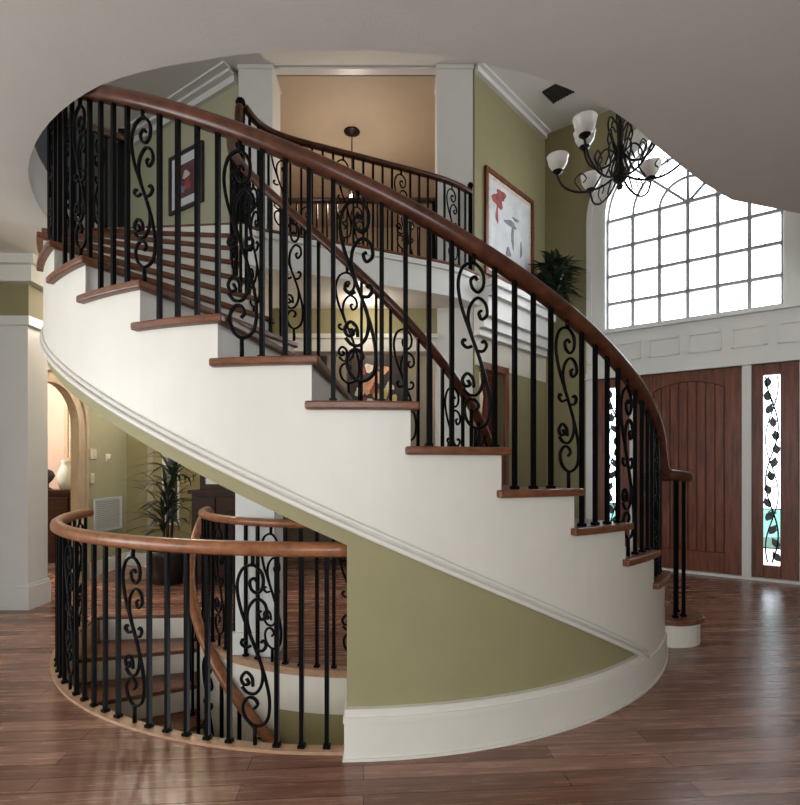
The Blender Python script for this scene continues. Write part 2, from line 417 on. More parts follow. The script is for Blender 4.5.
# ------------------------------------------------------------------ slab, balcony, upper floor
def ro(t):
    T = [(-200, 2.42), (-57, 2.42), (-48, 2.4), (-29, 2.36), (-15.6, 2.295), (0, 2.27), (22, 2.31), (46, 2.366), (200, 2.366)]
    for (a, p), (c, q) in zip(T, T[1:]):
        if a <= t <= c: return p+(q-p)*(t-a)/(c-a)
edge = [(5.75, 4.66), (2.78, 3.74), (2.286, 3.587), (1.96, 3.37), (1.7, 3.17)] + [pol(46 - i*3, ro(46 - i*3)) for i in range(0, 47)] + [pol(-95, 2.42), pol(-95, RI)]
bedge = [(p.x+.02, p.y-.06) for p in crom([(-1.36, 4.86, 0), (-1.08, 4.97, 0), (-.5, 5.21, 0), (.32, 5.58, 0), (.62, 5.76, 0), (.86, 6.0, 0)], 6)]
slab = [(-8, -3), (8, -3), (8, 3.06)] + edge + bedge + [(.86, 9.5), (-8, 9.5)]
b = MB(); b.prism(slab, ZC, F2-.02); struct(b.build('ceiling', M['ceil']))
b = MB(); b.prism(slab, F2-.02, F2); struct(b.build('floor_upper', M['floor']))
b = MB()
fp = [(x, y, 0) for x, y in [(-1.40, 4.72)] + bedge]
b.sweep([(p[0], p[1], F2-.012) for p in fp], [(-.03, -.014), (.03, -.014), (.034, 0), (.03, .014), (-.03, .014)])
struct(b.build('trim_3', M['tread']))
b = MB()
for zz, w, h in ((F2-.055, .03, .025), (F2-.2, .012, .09), (ZC+.06, .035, .03), (ZC+.015, .05, .02)):
    b.sweep([(p[0], p[1], zz) for p in fp], [(-w, -h), (w, -h), (w, h), (-w, h)], smooth=False)
struct(b.build('trim_4', M['trim']))

b = MB(); b.prism([(-8, -3), (8, -3), (8, 3.2), (2.0, 7.45), (.95, 6.15), (-2.0, 6.15), (-2.0, 7.5), (-8, 8.5)], ZU, ZU+.1); struct(b.build('ceiling_upper', M['ceil']))
b = MB(); b.prism([(-2.1, 6.15), (1.0, 6.15), (1.0, 10.2), (-2.1, 10.2)], ZU-.02, ZU+.08); struct(b.build('ceiling_hall', M['peach']))
b = MB(); b.box(-2.1, 1.0, 10, 10.1, F2, ZU); b.box(-2.12, -2.02, 6.4, 10, F2, ZU); b.box(.92, 1.02, 6.4, 10, F2, ZU); struct(b.build('wall_hall', M['peach']))
b = MB(); b.box(-2.1, 1.0, 9.5, 10.1, F2-.1, F2-.001); struct(b.build('floor_hall', M['floor']))

# pillars (ground to upper ceiling)
for n_, (x0, x1) in enumerate(((-1.86, -1.47), (.43, .84))):
    b = MB(); b.box(x0, x1, 6.0, 6.4, 0, ZU)
    b.box(x0-.012, x1+.012, 5.988, 6.412, ZU-.05, ZU-.001)
    b.box(x0-.02, x1+.02, 5.98, 6.42, 0, .2)
    struct(b.build('pillar_%d' % (n_+1), M['trim']))
b = MB(); b.box(-1.47, .43, 6.03, 6.12, ZU-.025, ZU); struct(b.build('trim_5', M['trim']))

# ground wall with wide cased opening, back room
b = MB(); b.box(-1.47, .43, 6.02, 6.2, 2.79, ZC); struct(b.build('wall_header', M['olive']))
b = MB(); b.box(-1.47, .43, 5.99, 6.22, 2.6, 2.79); b.box(-1.3, .43, 5.97, 6.0, 2.75, 2.8); struct(b.build('trim_6', M['white']))
b = MB(); b.box(-3.2, 2.1, 8.3, 8.4, 0, ZC); b.box(-3.2, -3.1, 6.6, 8.3, 0, ZC); b.box(2.0, 2.1, 7.45, 8.3, 0, ZC); struct(b.build('wall_rear', M['taupe']))

# green wall on the right with picture and ledge
G0, G1 = Vector((.86, 6.0)), Vector((2.02, 7.25)); gl = (G1-G0).length; gu = ((G1-G0)/gl); GN = (gu.y, -gu.x)   # normal towards the foyer
gO = (G0.x, G0.y); gU = (gu.x, gu.y)
b = MB(); b.obox(gO, gU, 0, .62, -.12, 0, F2-.2, ZU, n=GN); b.obox(gO, gU, .62, gl+.1, -.12, 0, 0, ZU, n=GN); b.obox(gO, gU, 0, .62, -.12, 0, 2.45, F2-.2, n=GN); b.obox(gO, gU, 0, .1, -.12, 0, 0, 2.45, n=GN)
struct(b.build('wall_right', M['olive']))
b = MB(); b.obox(gO, gU, .62, .7, -.14, .03, 0, 2.5, n=GN); b.obox(gO, gU, .1, .7, -.14, .03, 2.42, 2.5, n=GN); struct(b.build('trim_7', M['door']))
b = MB()
b.obox(gO, gU, -.05, gl-.2, 0, .3, 3.3, 3.37, n=GN); b.obox(gO, gU, -.02, gl-.2, 0, .26, 3.2, 3.3, n=GN); b.obox(gO, gU, -.02, gl-.2, 0, .2, 2.98, 3.2, n=GN); b.obox(gO, gU, -.02, gl-.15, 0, .14, 2.86, 2.98, n=GN); b.obox(gO, gU, -.02, gl-.1, 0, .08, 2.78, 2.86, n=GN)
struct(b.build('trim_8', M['trim']))
b = MB(); b.obox(gO, gU, 0, gl, 0, .012, 2.45, 2.78, n=GN); struct(b.build('trim_9', M['cream']))
b = MB()
for o_, w_, h_ in ((0, .05, .05), (.0, .1, .025)):
    b.obox(gO, gU, 0, gl-.03, 0, w_, ZU-(.09 if w_ < .06 else .03), ZU, n=GN)
struct(b.build('trim_10', M['trim']))

# front wall
fu = (.8176, -.5758); FN = (-.5758, -.8176); fO = (2.02, 7.25)
def FW(b, s0, s1, z0, z1, d0=-.2, d1=0): b.obox(fO, fu, s0, s1, d0, d1, z0, z1, n=FN)
def fpt(s, d, z): return (fO[0]+fu[0]*s+FN[0]*d, fO[1]+fu[1]*s+FN[1]*d, z)
SC, SP, WR = 1.74, 4.48, .93
b = MB(); FW(b, -.1, .56, 0, ZU); FW(b, 2.94, 6.6, 0, ZU)
n = 28
for i in range(n):
    a0, a1 = PI - PI*i/n, PI - PI*(i+1)/n
    pts = [(SC+1.16*math.cos(a0), SP+1.16*math.sin(a0)), (SC+1.16*math.cos(a1), SP+1.16*math.sin(a1))]
    q = [(pts[0][0], pts[0][1]), (pts[1][0], pts[1][1]), (pts[1][0], ZU), (pts[0][0], ZU)]
    vs = [fpt(s, d, z) for d in (-.2, 0) for s, z in q]
    b.add(vs, [(0,1,2,3), (4,5,6,7), (0,1,5,4), (2,3,7,6)])
FW(b, .56, .6, 3.0, ZU); FW(b, 2.88, 2.95, 3.0, ZU)
struct(b.build('wall_front', M['olive']))
b = MB()     # arch casing
def ringf(r0, r1, d0, d1):
    for i in range(n):
        a0, a1 = PI - PI*i/n, PI - PI*(i+1)/n
        q = [(r*math.cos(a), r*math.sin(a)) for r, a in ((r0, a0), (r0, a1), (r1, a1), (r1, a0))]
        vs = [fpt(SC+s, d, SP+z) for d in (d0, d1) for s, z in q]
        b.add(vs, [(0,1,2,3), (4,5,6,7), (0,1,5,4), (2,3,7,6), (1,2,6,5), (3,0,4,7)])
ringf(.93, 1.165, -.2, .03); ringf(1.1, 1.165, .03, .06); ringf(.93, .97, .03, .05)
for sg in (-1, 1):
    for q0, q1, d1 in ((.93, 1.165, .03), (1.1, 1.165, .06), (.93, .97, .05)):
        a, c = sorted((SC+sg*q0, SC+sg*q1)); FW(b, a, c, 3.04, SP, -.2, d1)
struct(b.build('trim_11', M['trim']))
b = MB()     # entablature with panels
FW(b, .56, 2.94, 2.44, 3.04, -.2, .0); FW(b, .5, 3.0, 3.0, 3.045, 0, .06); FW(b, .56, 2.94, 2.42, 2.5, 0, .03); FW(b, .5, 3.0, 2.42, 2.44, 0, .05)
for c in (.63, 1.057, 1.487, 1.92, 2.357, 2.79):
    s0, s1, z0, z1 = max(c-.17, .57), min(c+.17, 2.93), 2.63, 2.86
    for (a, e, g, h) in ((s0, s1, z0, z0+.022), (s0, s1, z1-.022, z1), (s0, s0+.022, z0, z1), (s1-.022, s1, z0, z1)): FW(b, a, e, g, h, 0, .016)
for a, e in ((.56, .67), (1.10, 1.19), (2.29, 2.38), (2.81, 2.94)):
    FW(b, a, e, 0, 2.44, -.2, .02)
FW(b, .56, 2.94, 0, .03, -.2, .03)
struct(b.build('trim_12', M['trim']))
# arched window
w = rootat('window_1', fpt(SC, -.08, 3.04))
b = MB(); mw = .02
FW(b, .81, 2.67, 3.04, 3.08, -.12, -.05)
for i in range(7):
    s = .81+.31*i; FW(b, s-mw, s+mw, 3.04, SP, -.11, -.06)
for i in range(5):
    z = 3.04+.36*i; FW(b, .81, 2.67, z-mw, z+mw, -.11, -.06)
b.build('muntin', M['muntin'], w)
b = MB()
for r in (.31, .62, .925):
    b.tube([fpt(SC+r*math.cos(a), -.085, SP+r*math.sin(a)) for a in [PI*i/24 for i in range(25)]], .019, 6)
for a in (R(45), R(90), R(135)):
    b.tube([fpt(SC, -.085, SP), fpt(SC+.93*math.cos(a), -.085, SP+.93*math.sin(a))], .019, 6)
b.build('fan_muntin', M['muntin'], w)
b = MB(); poly = [(.81, 3.04), (2.67, 3.04)] + [(SC+.93*math.cos(PI*i/20), SP+.93*math.sin(PI*i/20)) for i in range(21)]
b.add([fpt(s, -.085, z) for s, z in poly], [tuple(range(len(poly)))]); b.build('pane', M['glass'], w)
# front door
d = rootat('door_1', fpt(1.74, -.06, 0))
b = MB()
FW(b, 1.19, 2.29, .03, 2.44, -.12, -.075)
b.build('door_slab', M['door'], d)
b = MB()
for a, e in ((1.19, 1.36), (2.12, 2.29)): FW(b, a, e, .03, 2.44, -.08, -.03)
FW(b, 1.36, 2.12, .03, .27, -.08, -.03); FW(b, 1.36, 2.12, 2.33, 2.44, -.08, -.03)
na = 12                      # arched top rail
for i in range(na):
    sa, sb = 1.36+.76*i/na, 1.36+.76*(i+1)/na
    f = lambda s: 2.2+.1*(1-((s-1.74)/.38)**2)
    vs = [fpt(s, dd, z) for dd in (-.08, -.03) for s, z in ((sa, f(sa)), (sb, f(sb)), (sb, 2.34), (sa, 2.34))]
    b.add(vs, [(0,1,2,3), (4,5,6,7), (0,1,5,4)])
b.build('door_stile', M['door'], d, .006)
for i in range(8):           # upright boards between the stiles
    b = MB(); s0 = 1.36+.095*i; FW(b, s0+.005, s0+.09, .27, 2.3, -.08, -.05); b.build('door_board', M['door'], d, .006)
b = MB()
for i in range(9): FW(b, 1.4+.083*i, 1.4+.083*i+.03, 2.12+.08*(1-((1.4+.083*i+.015-1.74)/.38)**2), 2.15+.08*(1-((1.4+.083*i+.015-1.74)/.38)**2), -.05, -.035)
b.build('dentil', M['door'], d)
b = MB(); FW(b, 1.24, 1.29, .95, 1.2, -.03, -.02); b.tube([fpt(1.265, -.02, 1.12), fpt(1.265, .04, 1.12), fpt(1.265, .05, 1.05), fpt(1.265, .02, .98)], .012, 8); b.build('door_handle', M['brass'], d)
b = MB()
for z in (.35, 1.25, 2.15): FW(b, 2.282, 2.298, z, z+.1, -.03, -.018)
b.build('hinge', M['brass'], d)
# sidelights
def sidelight(n_, s0, s1, g0, g1):
    w = rootat('window_%d' % n_, fpt((s0+s1)/2, -.06, 0))
    b = MB(); FW(b, s0, g0, .03, 2.44, -.12, -.03); FW(b, g1, s1, .03, 2.44, -.12, -.03); FW(b, g0, g1, .03, .17, -.12, -.03); FW(b, g0, g1, 2.3, 2.44, -.12, -.03)
    b.build('frame', M['door'], w, .005)
    b = MB()
    for z0, z1 in ((.17, .36), (.8, 2.3)): b.add([fpt(s, -.075, z) for s, z in ((g0, z0), (g1, z0), (g1, z1), (g0, z1))], [(0,1,2,3)])
    b.build('pane', M['grey_glass'], w)
    b = MB(); b.add([fpt(s, -.075, z) for s, z in ((g0, .36), (g1, .36), (g1, .8), (g0, .8))], [(0,1,2,3)]); b.build('tinted_pane', M['teal'], w)
    b = MB(); rnd = random.Random(n_); gm = (g0+g1)/2; gw = (g1-g0)/2
    vine = [fpt(gm+gw*.75*math.sin(z*5.2), -.06, .2+z) for z in [i*.04 for i in range(53)]]
    b.tube(vine, .008, 5)
    vine = [fpt(gm-gw*.75*math.sin(z*5.2+.7), -.06, .2+z) for z in [i*.04 for i in range(53)]]
    b.tube(vine, .007, 5)
    for z0 in (.75, 1.15, 1.6, 2.0):
        b.tube([fpt(gm+gw*.5*math.cos(a)*(1-a/14), -.06, z0+gw*.5*math.sin(a)*(1-a/14)) for a in [i*.5 for i in range(24)]], .0055, 5)
    b.build('vine_leading', M['iron'], w)
    b = MB()
    for i in range(14):
        z = .27+i*.15; s = gm+gw*.55*math.sin((z-.2)*5.2+1); a = rnd.uniform(-.6, .6)
        pts = [(p*1.35, q*1.25) for p, q in [(0, -.05), (.022, -.025), (.028, .01), (.012, .03), (0, .055), (-.014, .03), (-.028, .008), (-.02, -.028)]]
        vs = [fpt(s+p*math.cos(a)-q*math.sin(a), dd, z+p*math.sin(a)+q*math.cos(a)) for dd in (-.064, -.056) for p, q in pts]
        b.add(vs, [tuple(range(8)), tuple(range(8, 16))] + [(i_, (i_+1) % 8, 8+(i_+1) % 8, 8+i_) for i_ in range(8)])
    b.build('leaf_leading', M['leaf2'], w)
    b = MB(); FW(b, g0, g1, .795, .807, -.07, -.055); FW(b, g0, g1, .355, .365, -.07, -.055); b.build('lead_bar', M['iron'], w)
sidelight(2, 2.38, 2.81, 2.49, 2.645)
sidelight(3, .67, 1.10, .8, .97)

# ------------------------------------------------------------------ left part of the upper floor
uO, uU = (-1.9, 6.1), (-.8355, .5495); UN = (-.5495, -.8355)
b = MB(); b.obox(uO, uU, 0, 2.4, -.12, 0, F2, ZU, n=UN); struct(b.build('wall_upper_rear', M['sage']))
b = MB()
b.obox(uO, uU, 0, 2.4, 0, .05, ZU-.14, ZU, n=UN); b.obox(uO, uU, 0, 2.4, 0, .12, ZU-.06, ZU, n=UN); b.obox(uO, uU, 0, 2.4, 0, .2, ZU-.025, ZU, n=UN)
b.obox(uO, uU, 0, 2.4, 0, .02, F2, F2+.16, n=UN)
struct(b.build('trim_13', M['trim']))
b = MB(); b.obox((-3.9, 7.42), (-.55, -.835), 0, 2.6, -.1, 0, F2, ZU, n=(.835, -.55)); struct(b.build('wall_upper_left', M['shade_dark']))

# ------------------------------------------------------------------ ground floor left: arch wall, column
XL = -3.55; AY, AR, AZ = 5.3, .44, 1.72
b = MB()
b.box(XL-.05, XL, 3.6, AY-AR, 0, ZC); b.box(XL-.05, XL, AY+AR, 6.8, 0, ZC)
for i in range(16):
    a0, a1 = PI-PI*i/16, PI-PI*(i+1)/16
    q = [(AY+AR*math.cos(a0), AZ+AR*math.sin(a0)), (AY+AR*math.cos(a1), AZ+AR*math.sin(a1)), (AY+AR*math.cos(a1), ZC), (AY+AR*math.cos(a0), ZC)]
    vs = [(x, y, z) for x in (XL-.05, XL) for y, z in q]; b.add(vs, [(0,1,2,3), (4,5,6,7), (0,1,5,4), (2,3,7,6)])
struct(b.build('wall_left', M['sage']))
b = MB()
def archtrim(r0, r1, x0, x1):
    pts = [(r, PI-PI*i/16) for i in range(17) for r in (0,)]
    for i in range(16):
        a0, a1 = PI-PI*i/16, PI-PI*(i+1)/16
        q = [(AY+r*math.cos(a), AZ+r*math.sin(a)) for r, a in ((r0, a0), (r0, a1), (r1, a1), (r1, a0))]
        vs = [(x, y, z) for x in (x0, x1) for y, z in q]; b.add(vs, [(0,1,2,3), (4,5,6,7), (0,1,5,4), (2,3,7,6)])
    b.box(x0, x1, AY-r1, AY-r0, 0, AZ); b.box(x0, x1, AY+r0, AY+r1, 0, AZ)
archtrim(AR-.02, AR+.13, XL, XL+.025); archtrim(AR+.09, AR+.13, XL+.025, XL+.05); archtrim(AR-.03, AR, XL-.06, XL+.03)
struct(b.build('trim_14', M['tan']))
gO2, gU2 = (-3.55, 6.77), (.9266, -.3761)
b = MB(); bn2 = (-.3761, -.9266)
b.obox(gO2, gU2, -.1, .62, -.12, 0, 0, ZC, n=bn2); b.obox(gO2, gU2, .9, 1.85, -.12, 0, 0, ZC, n=bn2); b.obox(gO2, gU2, .62, .9, -.12, 0, 0, .55, n=bn2); b.obox(gO2, gU2, .62, .9, -.12, 0, 2.0, ZC, n=bn2)
struct(b.build('wall_back', M['olive']))
w = rootat('window_4', (-2.85, 6.5, .55))
b = MB()
for a, e, z0, z1 in ((.62, .65, .55, 2.0), (.87, .9, .55, 2.0), (.62, .9, .55, .58), (.62, .9, 1.97, 2.0), (.62, .9, 1.26, 1.29)): b.obox(gO2, gU2, a, e, -.1, .015, z0, z1, n=bn2)
b.build('frame', M['trim'], w)
b = MB(); b.obox(gO2, gU2, .65, .87, -.06, -.055, .58, 1.97, n=bn2); b.build('pane', M['grey_glass'], w)
b = MB(); b.obox(gO2, gU2, 0, 1.8, 0, .02, 0, .17, n=bn2); b.box(XL, XL+.02, AY+AR+.14, 6.76, 0, .17); struct(b.build('baseboard_back', M['trim']))
b = MB(); b.box(-3.62, -3.3, 4.62, 4.88, 0, 2.6); b.box(-3.64, -3.28, 4.6, 4.9, 0, .2); b.box(-3.65, -3.27, 4.59, 4.91, 2.52, 2.6); b.box(-3.63, -3.29, 4.61, 4.89, .2, .225)
struct(b.build('column_left', M['trim']))
b = MB(); b.box(-4.8, -3.28, 4.6, 4.9, 2.6, 2.88); struct(b.build('beam_left', M['olive']))
b = MB(); b.box(-4.8, -3.2, 4.52, 4.98, 2.88, ZC); b.box(-4.8, -3.15, 4.47, 5.03, 3.02, ZC); struct(b.build('trim_15', M['ceil']))
# room behind the arch
b = MB(); b.box(-6.6, -6.5, 4.2, 8, 0, ZC); b.box(-6.5, -3.55, 7.4, 7.5, 0, ZC); struct(b.build('wall_dining', M['pink']))
# white column by the opening
b = MB(); b.box(-1.1, -.84, 3.48, 3.74, 0, 1.66); b.box(-1.12, -.82, 3.46, 3.76, 0, .16); struct(b.build('column_island', M['trim']))

# ------------------------------------------------------------------ things
# chandelier
cc = (1.95, 4.62); cz = 4.02
ch = thing('chandelier', 'dark iron chandelier with scrolled arms and white glass shades before the arched window', 'chandelier', (cc[0], cc[1], cz-.3))
b = MB(); b.lathe([(0, -.30), (.02, -.29), (.03, -.265), (.015, -.24), (.05, -.22), (.075, -.17), (.05, -.12), (.025, -.05), (.035, .05), (.02, .15), (.03, .25), (.018, .3), (.014, .4)], (*cc, cz), 14)
b.build('hub', M['iron2'], ch)
b = MB(); b.tube([(*cc, cz+.38), (*cc, ZU-.02)], .008, 6)
for i in range(22):
    z = cz+.42+i*.06; b.tube([(cc[0]+.018*math.cos(a)*(i % 2), cc[1]+.018*math.cos(a)*((i+1) % 2), z+.035*math.sin(a)) for a in [2*PI*j/10 for j in range(11)]], .004, 5)
b.build('chain', M['iron2'], ch)
b = MB(); b.lathe([(0, -.05), (.03, -.045), (.075, -.02), (.08, 0)], (*cc, ZU), 16); b.build('canopy', M['iron2'], ch)
SH = MB(); SH.lathe([(.022, 0), (.03, .008), (.062, .03), (.085, .07), (.092, .115), (.1, .135), (.096, .135), (.088, .115), (.08, .07), (.058, .035), (.02, .012)], (0, 0, 0), 20)
def ch_arm(ang, rad, z0, z1):
    ca, sa = math.cos(ang), math.sin(ang); P = lambda r, z: (cc[0]+r*ca, cc[1]+r*sa, cz+z)
    b = MB(); b.tube(crom([P(.03, z0), P(rad*.3, z0-.07), P(rad*.62, z0-.08), P(rad*.88, z0-.01), P(rad, z1-.05), P(rad, z1)], 6), .0105, 7)
    b.tube(crom([P(.03, z0+.2), P(rad*.22, z0+.26), P(rad*.34, z0+.17), P(rad*.28, z0+.06), P(rad*.4, z0-.06)], 6), .008, 6)
    b.tube(crom([P(rad*.6, z0-.075), P(rad*.72, z0+.03), P(rad*.62, z0+.09), P(rad*.53, z0+.04), P(rad*.58, z0+.0)], 6), .006, 6)
    b.lathe([(0, -.03), (.022, -.025), (.035, -.008), (.05, 0), (.05, .006), (0, .008)], P(rad, z1), 12)
    b.build('arm', M['iron2'], ch)
    s_ = MB(); o = P(rad, z1+.006)
    s_.add([(v[0]+o[0], v[1]+o[1], v[2]+o[2]) for v in SH.v], SH.f, True); s_.build('shade', M['frost'], ch)
for i in range(6): ch_arm(R(60*i+37), .53, -.17, -.02)
for a in (150, -23): ch_arm(R(a), .3, .02, .17)
b = MB()
for i in range(6):
    a = R(60*i+52); P = lambda r, z: (cc[0]+r*math.cos(a), cc[1]+r*math.sin(a), cz+z)
    b.tube(crom([P(.03, .3), P(.08, .36), P(.1, .27), P(.06, .12), P(.04, .0), P(.07, -.12), P(.05, -.2)], 6), .008, 6)
b.build('cage_scroll', M['iron2'], ch)

# hanging lamp of the upper hall
pc = (-.66, 7.15)
pd = thing('pendant_lamp', 'small dark pendant lamp hanging from the tan upper hall ceiling', 'lamp', (*pc, 4.9))
b = MB(); b.lathe([(0, -.06), (.03, -.055), (.09, -.025), (.11, -.02), (.11, -.01)], (*pc, ZU-.012), 18); b.build('canopy', M['iron2'], pd)
b = MB(); b.tube([(*pc, ZU-.05), (*pc, 5.12)], .009, 6); b.build('stem', M['iron2'], pd)
b = MB(); b.lathe([(.01, 5.14), (.03, 5.12), (.05, 5.08), (.05, 5.06), (.02, 5.02), (.01, 5.02)], (*pc, 0), 16); b.build('lamp_shade', M['iron2'], pd)
b = MB(); b.lathe([(0, 4.9), (.03, 4.92), (.04, 4.96), (.03, 5.0), (0, 5.02)], (*pc, 0), 12); b.build('bulb', M['bulb'], pd)

# pictures
def picture(name, label, o, u, n, s0, s1, z0, z1, fw, fm, mat_m, art_m, marks, matw=.06):
    root = thing(name, label, 'picture', (o[0]+u[0]*(s0+s1)/2, o[1]+u[1]*(s0+s1)/2, z0))
    b = MB()
    for a, e, g, h in ((s0, s1, z0, z0+fw), (s0, s1, z1-fw, z1), (s0, s0+fw, z0+fw, z1-fw), (s1-fw, s1, z0+fw, z1-fw)): b.obox(o, u, a, e, .004, .035, g, h, n=n)
    b.build('picture_frame', fm, root)
    b = MB(); b.obox(o, u, s0+fw, s1-fw, .004, .012, z0+fw, z1-fw, n=n); b.build('mat_board', mat_m, root)
    b = MB(); b.obox(o, u, s0+fw+matw, s1-fw-matw, .012, .015, z0+fw+matw, z1-fw-matw, n=n); b.build('artwork', art_m, root)
    by = {}
    W_, H_ = s1-s0-2*fw, z1-z0-2*fw
    for cx, cz_, rx, rz, mm in marks:
        bb = by.setdefault((mm, len(by)), MB())
        m_ = 12; vs = []
        for dd in (.015, .0165+.0003*len(by)):
            for j in range(m_):
                a = 2*PI*j/m_; k_ = 1+.25*math.sin(3*a+cx*20)
                s = s0+fw+W_*cx+rx*k_*math.cos(a); z = z0+fw+H_*cz_+rz*k_*math.sin(a)
                s = min(max(s, s0+fw), s1-fw); z = min(max(z, z0+fw), z1-fw)
                vs.append((o[0]+u[0]*s+n[0]*dd, o[1]+u[1]*s+n[1]*dd, z))
        bb.add(vs, [tuple(range(m_)), tuple(range(m_, 2*m_))] + [(j, (j+1) % m_, m_+(j+1) % m_, m_+j) for j in range(m_)])
    for (mm, _), bb in by.items(): bb.build('brush_mark', M[mm], root)
    return root
picture('framed_picture', 'large portrait picture in wood frame on green wall beside the arched window', gO, gU, GN, .19, 1.33, 3.55, 4.82, .05, M['door'], M['artcream'], M['paper'],
        [(.22, .78, .12, .09, 'artred'), (.3, .86, .1, .06, 'artred'), (.2, .62, .03, .1, 'artred'), (.5, .62, .14, .04, 'artgrey'), (.55, .5, .03, .16, 'artgrey'), (.45, .3, .06, .06, 'artgrey'), (.7, .12, .1, .05, 'artred'), (.62, .7, .08, .02, 'artgrey'), (.75, .4, .02, .1, 'artgrey')])
picture('framed_picture', 'small dark framed picture with wide pale mat on upper wall left of the pillar', uO, uU, UN, .62, 1.32, 4.55, 5.3, .04, M['artdark'], M['paper'], M['artplum'],
        [(.5, .6, .07, .05, 'artcream'), (.45, .4, .06, .08, 'artred'), (.6, .35, .05, .04, 'artgrey')], .12)
picture('floral_painting', 'dark still life painting of peach and yellow flowers seen through stair balusters', (0, 7.15), (1, 0), (0, -1), -.7, .05, 1.62, 2.86, .05, M['artdark'], M['artdark'], M['artdark'],
        [(.3, .62, .09, .1, 'artpeach'), (.52, .72, .08, .08, 'artpeach'), (.6, .5, .1, .12, 'artyel'), (.4, .4, .09, .08, 'artcream'), (.22, .42, .06, .07, 'artred'), (.7, .33, .07, .1, 'artcream'), (.5, .25, .1, .08, 'artpeach'), (.78, .62, .06, .06, 'artcream'), (.2, .8, .05, .05, 'artred'), (.36, .84, .07, .06, 'artcream'), (.66, .82, .07, .06, 'artpeach'), (.14, .55, .06, .06, 'artcream'), (.86, .46, .06, .07, 'artyel'), (.46, .58, .06, .06, 'artred'), (.12, .3, .06, .08, 'artyel')], .02)
b = MB(); b.box(-1.0, .3, 7.16, 7.26, 0, ZC); struct(b.build('wall_partition', M['taupe']))

# plants
def blade(b, base, ang, ln, w, up, droop, m=7):
    ca, sa = math.cos(ang), math.sin(ang); vs = []; fs = []
    for i in range(m):
        t = i/(m-1); r = ln*t*math.cos(up)*(1+.15*t); z = ln*t*math.sin(up) - droop*t*t
        ww = w*math.sin(PI*(.08+.92*t)**.8)*(1 if t < 1 else .05)
        for q, e in ((-1, 0), (0, -.25), (1, 0)):
            vs.append((base[0]+ca*r-sa*ww*q, base[1]+sa*r+ca*ww*q, base[2]+z+e*ww))
    for i in range(m-1):
        for j in range(2): fs.append((3*i+j, 3*i+j+1, 3*i+j+4, 3*i+j+3))
    b.add(vs, fs, True)
pp = (-2.55, 5.72)
pl = thing('potted_palm', 'tall dark potted palm with long drooping leaves below the stairs at left', 'plant', (*pp, 0))
b = MB(); b.lathe([(0, 0), (.15, 0), (.2, .3), (.21, .36), (.18, .36), (.17, .33), (0, .33)], (*pp, 0), 20); b.build('pot', M['pot'], pl)
b = MB(); b.lathe([(0, .325), (.172, .332)], (*pp, 0), 20); b.build('soil', M['soil'], pl)
b = MB()
stems = [(0, 0, 1.05), (.06, .03, 1.35), (-.06, .02, .8)]
for dx, dy, h in stems: b.tube([(pp[0]+dx*.4, pp[1]+dy*.4, .32), (pp[0]+dx*.8, pp[1]+dy, h*.6), (pp[0]+dx, pp[1]+dy, h)], .016, 6)
b.build('stem', M['pot'], pl)
b = MB()
for dx, dy, h in stems:
    for i in range(34):
        blade(b, (pp[0]+dx, pp[1]+dy, h-.25+.28*random.random()), random.uniform(0, 2*PI), random.uniform(.38, .62), .022, random.uniform(.15, 1.25), random.uniform(.1, .4))
b.v = [(min(x, -2.285), min(y, 6.05), z) for x, y, z in b.v]; b.build('foliage', M['leaf'], pl)
lp = (2.0, 6.8)
lf = thing('ledge_plant', 'bushy dark potted plant on the ledge between picture and arched window', 'plant', (*lp, 3.37))
b = MB(); b.lathe([(0, 0), (.07, 0), (.1, .12), (.105, .15), (.09, .15), (.085, .13), (0, .13)], (*lp, 3.37), 16); b.build('pot', M['pot'], lf)
b = MB()
for i in range(240):
    blade(b, (lp[0]+random.gauss(0, .04), lp[1]+random.gauss(0, .04), 3.48+.45*random.random()), random.uniform(0, 2*PI), random.uniform(.2, .42), .036, random.uniform(-.1, 1.4), random.uniform(.05, .22), 5)
def inside(v):
    x, y, z = v
    for o, nn in ((gO, GN), (fO, FN)):
        d_ = (x-o[0])*nn[0] + (y-o[1])*nn[1]
        if d_ < .045: x += nn[0]*(.045-d_); y += nn[1]*(.045-d_)
    return (x, y, max(z, 3.385))
b.v = [inside(v) for v in b.v]; b.build('foliage', M['leaf'], lf)

# cabinet and mirror under the stairs at left
cb = thing('dark_cabinet', 'dark reddish wood cabinet with two doors behind the stairwell beside palm', 'cabinet', (-2.05, 5.88, 0))
b = MB(); b.box(-2.24, -1.72, 5.6, 5.9, .06, .98); b.box(-2.27, -1.69, 5.57, 5.92, .98, 1.02); b.box(-2.22, -1.74, 5.62, 5.88, 0, .06); b.build('body', M['cab'], cb)
for x in (-2.23, -1.975):
    b = MB(); b.box(x, x+.245, 5.58, 5.6, .1, .95); dr = b.build('door', M['cab'], cb, .006)
    b = MB(); b.lathe([(0, -.01), (.012, 0), (.01, .012), (0, .015)], (x+(.22 if x < -2 else .025), 5.57, .55), 10); b.build('knob', M['brass'], dr)
mr = thing('table_mirror', 'dark framed mirror standing on the cabinet beside white column', 'mirror', (-1.98, 5.74, 1.02))
b = MB()
for a, e, g, h in ((-2.2, -1.76, 1.02, 1.08), (-2.2, -1.76, 1.5, 1.56), (-2.2, -2.14, 1.08, 1.5), (-1.82, -1.76, 1.08, 1.5)): b.box(a, e, 5.73, 5.76, g, h)
b.build('frame', M['cab'], mr)
b = MB(); b.box(-2.14, -1.82, 5.745, 5.75, 1.08, 1.5); b.build('mirror_glass', M['mirror'], mr)

